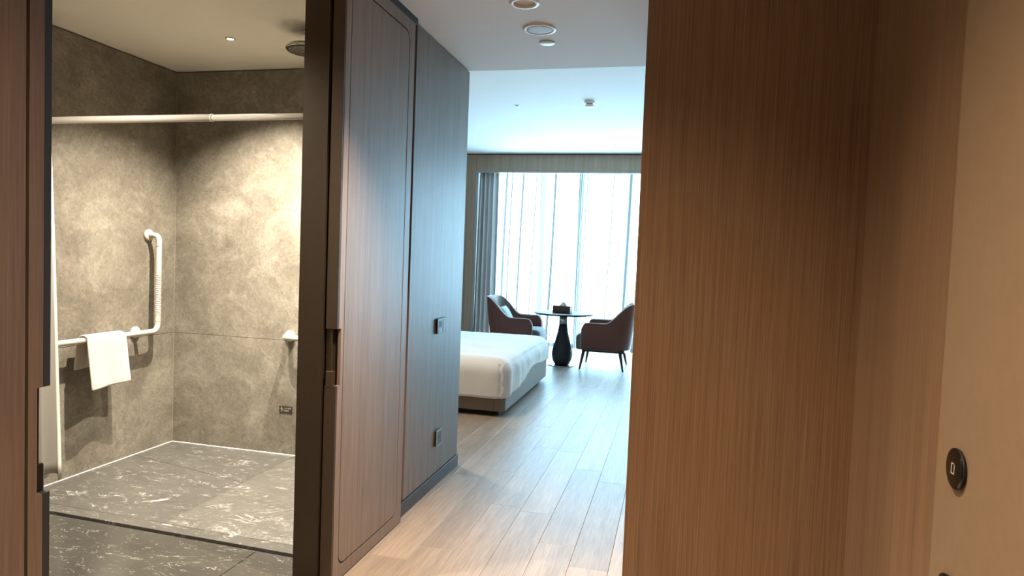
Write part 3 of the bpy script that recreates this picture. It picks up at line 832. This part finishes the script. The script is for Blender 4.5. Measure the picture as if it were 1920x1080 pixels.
def duvet():
    X0, X1, Y0, Y1, TOP, R = -3.2, -1.352, 5.572, 7.600, .508, .13
    def hem(x, y):
        # front hem low and level; side hem sweeps up away from the near corner
        if x > X1-.10:
            t = min(1, max(0, (y-Y0)/(Y1-Y0)))
            return .168+.115*min(1, t*2.2)**1.3*(1-.18*math.sin(t*9))
        return .166
    NXd, NYd, NZd = 60, 64, 14
    bm = bmesh.new()
    def shape(x, y, z):
        # rounded box; crowned top
        q = Vector((min(max(x, X0-1), X1-R), min(max(y, Y0+R), Y1-R), min(z, TOP-R)))
        d = Vector((x, y, z))-q
        p = q+d.normalized()*R if d.length > 1e-6 else Vector((x, y, z))
        if d.length < R*.999 and z < TOP-1e-4 and False: p = Vector((x, y, z))
        if z > TOP-1e-4:
            p.z += .018*math.sin(math.pi*min(1, max(0, (y-Y0)/(Y1-Y0))))+.008*mnoise.noise((x*4, y*4, 0))+.003*mnoise.noise((x*13, y*9, 4))
        w = mnoise.noise((p.x*6, p.y*6, p.z*1.5))*.014+mnoise.noise((p.x*19, p.y*19, p.z*2.5))*.007
        side = 1-min(1, max(0, (p.z-(TOP-.08))/.08))
        n = d.normalized() if d.length > 1e-6 else Vector((0, 0, 1))
        p += Vector((n.x, n.y, 0))*w*side
        # pucker at the near right corner
        dc = math.hypot(p.x-X1, p.y-Y0)
        if dc < .16 and p.z < TOP-.05:
            p -= Vector((1, -1, 0)).normalized()*0
            ang = math.atan2(p.y-(Y0+R), p.x-(X1-R))
            k = math.exp(-((ang+.95)/.09)**2)*.018-math.exp(-((ang+1.13)/.07)**2)*.022
            p += Vector((math.cos(ang), math.sin(ang), 0))*k*(.6+.4*math.sin(p.z*60))
        return p
    xs = [X0+(X1-X0)*i/NXd for i in range(NXd+1)]
    ys = [Y0+(Y1-Y0)*j/NYd for j in range(NYd+1)]
    # rim-dense spacing
    def dens(a, b, n, both):
        out = []
        for i in range(n+1):
            t = i/n
            out.append(a+(b-a)*(.5-.5*math.cos(math.pi*t) if both else math.sin(t*math.pi/2)))
        return out
    xs = dens(X0, X1, NXd, False); ys = dens(Y0, Y1, NYd, True)
    vt = {}
    def vert(x, y, z, key):
        if key not in vt: vt[key] = bm.verts.new(shape(x, y, z))
        return vt[key]
    for i in range(NXd):
        for j in range(NYd):
            bm.faces.new([vert(xs[a], ys[b], TOP, (a, b, NZd)) for a, b in ((i, j), (i+1, j), (i+1, j+1), (i, j+1))])
    def wallz(a, b, k):
        x, y = xs[a], ys[b]; h = hem(x, y)
        return h+(TOP-h)*k/NZd
    ring = [(i, 0) for i in range(NXd)]+[(NXd, j) for j in range(NYd)]+[(i, NYd) for i in range(NXd, -1, -1)]
    for (a, b), (c, d) in zip(ring, ring[1:]):
        for k in range(NZd):
            f = [vert(xs[p], ys[q], wallz(p, q, kk), (p, q, kk)) for p, q, kk in ((a, b, k), (c, d, k), (c, d, k+1), (a, b, k+1))]
            if len(set(f)) == 4: bm.faces.new(f)
    o = mk('duvet', bm, 'linen', None, True)
    so_ = o.modifiers.new('thick', 'SOLIDIFY'); so_.thickness = .012; so_.offset = -1
    return tag(o, 'white duvet tucked over the bed', 'duvet')
duvet()

# ------------------------------------------------------------------ armchairs
def armchair(loc_, rz, label):
    t = thing('armchair', label, 'armchair', loc_, rz, 'armchairs by the window')
    # plan path of the shell's outer skin: right arm front -> round the back -> left arm front (front = +x)
    half, xb, xf, r = .345, -.335, .265, .22
    path = []
    n1 = 12
    for k in range(n1): path.append((xf+( (xb+r)-xf)*k/n1, -half))
    for k in range(13):
        a = -math.pi/2-math.pi/2*k/12; path.append((xb+r+r*math.cos(a), -half+r+r*math.sin(a)))
    for k in range(1, 8): path.append((xb, -half+r+(2*half-2*r)*k/8))
    m = path[:]
    path = m+[(x, -y) for x, y in reversed(m[:25])]
    # dedupe
    P = [path[0]]
    for p in path[1:]:
        if math.hypot(p[0]-P[-1][0], p[1]-P[-1][1]) > 1e-4: P.append(p)
    N_ = len(P)
    def height(p):
        x = p[0]
        s = min(1, max(0, (-.02-x)/.27)); s = s*s*(3-2*s)
        h = .595+.255*s
        f = max(0, (x-(xf-.075))/.075)
        h -= .075*(1-math.sqrt(max(0, 1-min(1, f)**2)))
        return h
    th, zb = .055, .265
    NZ_ = 12
    def lean(p, z):      # the back leans away with height
        s = min(1, max(0, (.05-p[0])/.3))
        return -.075*s*((z-zb)/.585)**1.2
    bm = bmesh.new(); go = []; gi = []; pipe = []
    for i, p in enumerate(P):
        a = Vector(P[max(i-1, 0)]); b = Vector(P[min(i+1, N_-1)]); tn = (b-a).normalized(); nr = Vector((tn.y, -tn.x))
        if nr.dot(Vector(p)-Vector((-.05, 0))) < 0: nr = -nr
        co, ci = [], []
        H = height(p)
        for k in range(NZ_+1):
            z = zb+(H-zb)*k/NZ_
            bulge = .012*math.sin(math.pi*k/NZ_)
            dx = lean(p, z)
            co.append(bm.verts.new((p[0]+dx+nr.x*bulge, p[1]+nr.y*bulge, z)))
            q = Vector(p)-nr*th
            ci.append(bm.verts.new((q.x+dx*.92, q.y, z)))
        pipe.append((p[0]+lean(p, H), p[1], H+.002))
        go.append(co); gi.append(ci)
    outer_f, inner_f = [], []
    for i in range(N_-1):
        for k in range(NZ_):
            outer_f.append(bm.faces.new((go[i][k], go[i+1][k], go[i+1][k+1], go[i][k+1])))
            inner_f.append(bm.faces.new((gi[i][k], gi[i][k+1], gi[i+1][k+1], gi[i+1][k])))
        inner_f.append(bm.faces.new((go[i][NZ_], go[i+1][NZ_], gi[i+1][NZ_], gi[i][NZ_])))
        bm.faces.new((go[i][0], gi[i][0], gi[i+1][0], go[i+1][0]))
    for e in (0, N_-1):
        for k in range(NZ_): bm.faces.new((go[e][k], go[e][k+1], gi[e][k+1], gi[e][k]))
    sh_ = mk('shell', bm, 'leather', t, True)
    sh_.data.materials.append(M['chair_inner'])
    nf = len(sh_.data.polygons)
    for f in sh_.data.polygons:            # upholstered inner back in taupe
        c = f.center
        inside = c.x < -.10 and (Vector((c.x+.05, c.y)).length < .30+.08*(c.z > .6)) and f.normal.x > .25
        if inside: f.material_index = 1
    bv = sh_.modifiers.new('bevel', 'BEVEL'); bv.width = .012; bv.segments = 3; bv.limit_method = 'ANGLE'
    # piping on the outer rim and down the arm fronts
    e0 = [(P[0][0]+.004, P[0][1], zb+.01+(height(P[0])-zb-.01)*k/8) for k in range(8)]
    e1 = [(P[-1][0]+.004, P[-1][1], zb+.01+(height(P[-1])-zb-.01)*k/8) for k in range(8)]
    mk('piping', tube_bm(e0+pipe+e1[::-1], .0055, 8), 'piping', sh_, True)
    # seat cushion, front bulging past the arms
    seat = rrect(-.26, .335, -.285, .285, .09, 8)
    bm = bmesh.new()
    lev = [(.245, .0), (.25, .012), (.33, .02), (.405, .018), (.435, -.012), (.448, -.07)]
    rings = []
    for z, g_ in lev:
        ring = []
        for x, y in seat:
            d = Vector((x-.04, y)); L = d.length; ring.append(bm.verts.new((.04+d.x*(1+g_/L), d.y*(1+(min(g_, 0))/L), z)))
        rings.append(ring)
    n = len(seat)
    for a, b in zip(rings, rings[1:]):
        for i in range(n): bm.faces.new((a[i], a[(i+1) % n], b[(i+1) % n], b[i]))
    bm.faces.new(rings[0][::-1]); bm.faces.new(rings[-1])
    mk('seat', bm, 'seat', t, True)
    box('seat_rail', (-.28, -.28, .222), (.26, .28, .262), 'dark_wood', t, .006)
    for sx, sy in ((1, 1), (1, -1), (-1, 1), (-1, -1)):
        top = Vector((.215*sx+(.02 if sx > 0 else -.01), .255*sy, .235)); bot = Vector((.275*sx, .325*sy, 0))
        pts = [top+(bot-top)*k/4 for k in range(5)]
        mk('leg', tube_bm(pts, [.022, .020, .017, .014, .010], 10), 'dark_wood', t, True)
    return t
armchair((-.86, 8.83, 0), math.pi, 'rust-brown armchair seen from behind on the right of the round table')
armchair((-2.05, 8.90, 0), 0, 'rust-brown armchair on the left of the round table, half hidden by the bed')

def pillow(loc_, rot, label, sx=.36, sy=.36, th=.11):
    bm = bmesh.new(); n = 18; top = []; bot = []
    def co(i, j, s):
        u, v = i/n*2-1, j/n*2-1
        pu = (1-abs(u)**2.6); pv = (1-abs(v)**2.6)
        h = th/2*(pu*pv)**.45
        k = 1-.07*(abs(v)**2)*(1-abs(u)**4) if True else 1
        k2 = 1-.07*(abs(u)**2)*(1-abs(v)**4)
        return (u*sx/2*k2*1.0, v*sy/2*k, s*h)
    vt = {}
    for s in (1, -1):
        for i in range(n+1):
            for j in range(n+1):
                edge = i in (0, n) or j in (0, n)
                key = (i, j, 0 if edge else s)
                if key not in vt: vt[key] = bm.verts.new(co(i, j, s))
    def V(i, j, s): return vt[(i, j, 0 if (i in (0, n) or j in (0, n)) else s)]
    for s in (1, -1):
        for i in range(n):
            for j in range(n):
                f = [V(i, j, s), V(i+1, j, s), V(i+1, j+1, s), V(i, j+1, s)]
                bm.faces.new(f if s > 0 else f[::-1])
    o = mk('cushion', bm, 'cushion', None, True)
    o.location = loc_; o.rotation_euler = rot
    return tag(o, label, 'cushion', 'small cushions on the armchairs')
pillow((-.715, 8.83, .585), (0, math.radians(-62), 0), 'small grey-green cushion leaning in the right armchair')
pillow((-2.205, 8.90, .565), (0, math.radians(62), 0), 'small grey-green cushion leaning in the left armchair')

# ------------------------------------------------------------------ round table and tissue box
tb = thing('round_table', 'round dark table on a bottle-shaped pedestal between the armchairs', 'table', (-1.40, 8.72, 0))
mk('base_plate', lathe_bm([(.190, 0), (.190, .004), (.186, .008), (.10, .012)], (0, 0, 0), 48), 'steel', tb, True)
mk('pedestal', lathe_bm([(.088, .010), (.104, .028), (.124, .075), (.135, .135), (.134, .175), (.122, .235), (.102, .31), (.083, .38), (.068, .44), (.059, .50), (.055, .545)], (0, 0, 0), 48), 'table', tb, True)
mk('neck_ring', lathe_bm([(.0552, .545), (.0545, .60), (.0545, .668)], (0, 0, 0), 48), 'steel', tb, True)
mk('table_top', lathe_bm([(.30, .666), (.375, .670), (.389, .680), (.391, .686), (.388, .691), (.380, .693), (.001, .694)], (0, 0, 0), 72), 'table', tb, True)
ti = thing('tissue_box', 'brown leather tissue box on the round table', 'tissue box', (-1.412, 8.68, .6945), math.radians(-7))
mk('body', box_bm((-.118, -.062, 0), (.118, .062, .076)), 'box', ti, bevel=.006)
tlid = mk('lid', box_bm((-.120, -.064, .077), (.120, .064, .092)), 'box', ti, bevel=.005)
mk('opening_trim', prism_bm(rrect(-.06, .06, -.016, .016, .015), 2, .0915, .0932), 'black', tlid)
bm = bmesh.new()
rings = []
for k in range(8):
    q = k/7; z = .093+.052*q
    ring = []
    for i in range(20):
        a = 2*math.pi*i/20
        rr = (1-q)**.8*(1+.25*math.sin(3*a+q*3))
        ring.append(bm.verts.new((.050*rr*math.cos(a)+.012*q, .014*rr*math.sin(a)+.002, z+.004*math.sin(2*a)*(1-q))))
    rings.append(ring)
for a, b in zip(rings, rings[1:]):
    for i in range(20): bm.faces.new((a[i], a[(i+1) % 20], b[(i+1) % 20], b[i]))
bm.faces.new(rings[-1])
mk('tissue', bm, 'tissue', tlid, True)

# ------------------------------------------------------------------ curtains
def cloth_strip(name, prof, z0, z1, mat, parent=None, nz=10, sway=None):
    bm = bmesh.new(); rows = []
    uvl = bm.loops.layers.uv.new('UVMap'); arc = [0]
    for p, q in zip(prof, prof[1:]): arc.append(arc[-1]+math.hypot(q[0]-p[0], q[1]-p[1]))
    for k in range(nz+1):
        z = z0+(z1-z0)*k/nz
        rows.append([bm.verts.new((x+(sway(i, z)[0] if sway else 0), y+(sway(i, z)[1] if sway else 0), z)) for i, (x, y) in enumerate(prof)])
    for a, b in zip(rows, rows[1:]):
        for i in range(len(prof)-1):
            f = bm.faces.new((a[i], a[i+1], b[i+1], b[i]))
            for lp, ii in zip(f.loops, (i, i+1, i+1, i)): lp[uvl].uv = (arc[ii], 0)
    return mk(name, bm, mat, parent, True)
rc = random.Random(21)
# sheer: gentle waves with narrow lapped pleats
prof = []
x = -2.86; ph = 0
while x < 1.84:
    run = rc.uniform(.05, .17)
    n = max(4, int(run/.014))
    amp = rc.uniform(.012, .028); y_off = rc.uniform(-.012, .012)
    for k in range(n):
        prof.append((x+run*k/n, 10.30+y_off+amp*math.sin(math.pi*k/n)*(1 if ph % 2 else -1)))
    x += run; ph += 1
    w = rc.choice((.005, .007, .010, .014)); 
    if rc.random() < .75:                                   # a lapped pleat: cloth doubles back on itself
        prof += [(x, 10.305+y_off), (x+w*.5, 10.312), (x-w*.2, 10.322), (x-w*.5, 10.326), (x, 10.336), (x+w*.6, 10.330)]
        x += w*.6
swx = [rc.uniform(-.014, .014) for _ in range(400)]
def sheer_sway(i, z):
    t = (2.86-z)/2.86
    return (-.055*t+.012*math.sin(i*.05+z*1.3)*t, .010*math.sin(i*.11+z*2)*t)
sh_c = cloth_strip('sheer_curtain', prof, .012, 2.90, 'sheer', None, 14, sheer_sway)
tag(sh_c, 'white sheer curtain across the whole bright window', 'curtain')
# drape
dr = thing('drape', 'gathered grey drape at the left edge of the window', 'curtain', (-2.93, 10.22, 0))
prof = []
n = 90
for i in range(n+1):
    s = i/n
    prof.append((-3.062+.265*s, 10.215+.040*math.sin(s*2*math.pi*4.2+.5)+.012*math.sin(s*31)))
def drape_sway(i, z):
    t = (2.86-z)/2.86
    return ((-.012+.045*(i/n))*t*1.0-.02*t, .01*math.sin(i*.2+z*1.7)*t)
loc(cloth_strip('cloth', prof, .012, 2.90, 'drape', dr, 12, drape_sway), dr)
prof = [(-2.797+.045*k/8, 10.245+.018*math.sin(k*.7)) for k in range(9)]
loc(cloth_strip('lining', prof, .012, 2.90, 'lining', dr, 12, lambda i, z: (.012*(2.86-z)/2.86, 0)), dr)
tr_ = thing('curtain_track', 'white curtain track hidden behind the window header', 'curtain track', (-.9, 10.3, 2.94))
loc(box('rail', (-3.06, 10.20, 2.915), (1.89, 10.225, ZB), 'white_enamel', tr_), tr_)
loc(box('rail', (-3.06, 10.31, 2.915), (1.89, 10.335, ZB), 'white_enamel', tr_), tr_)
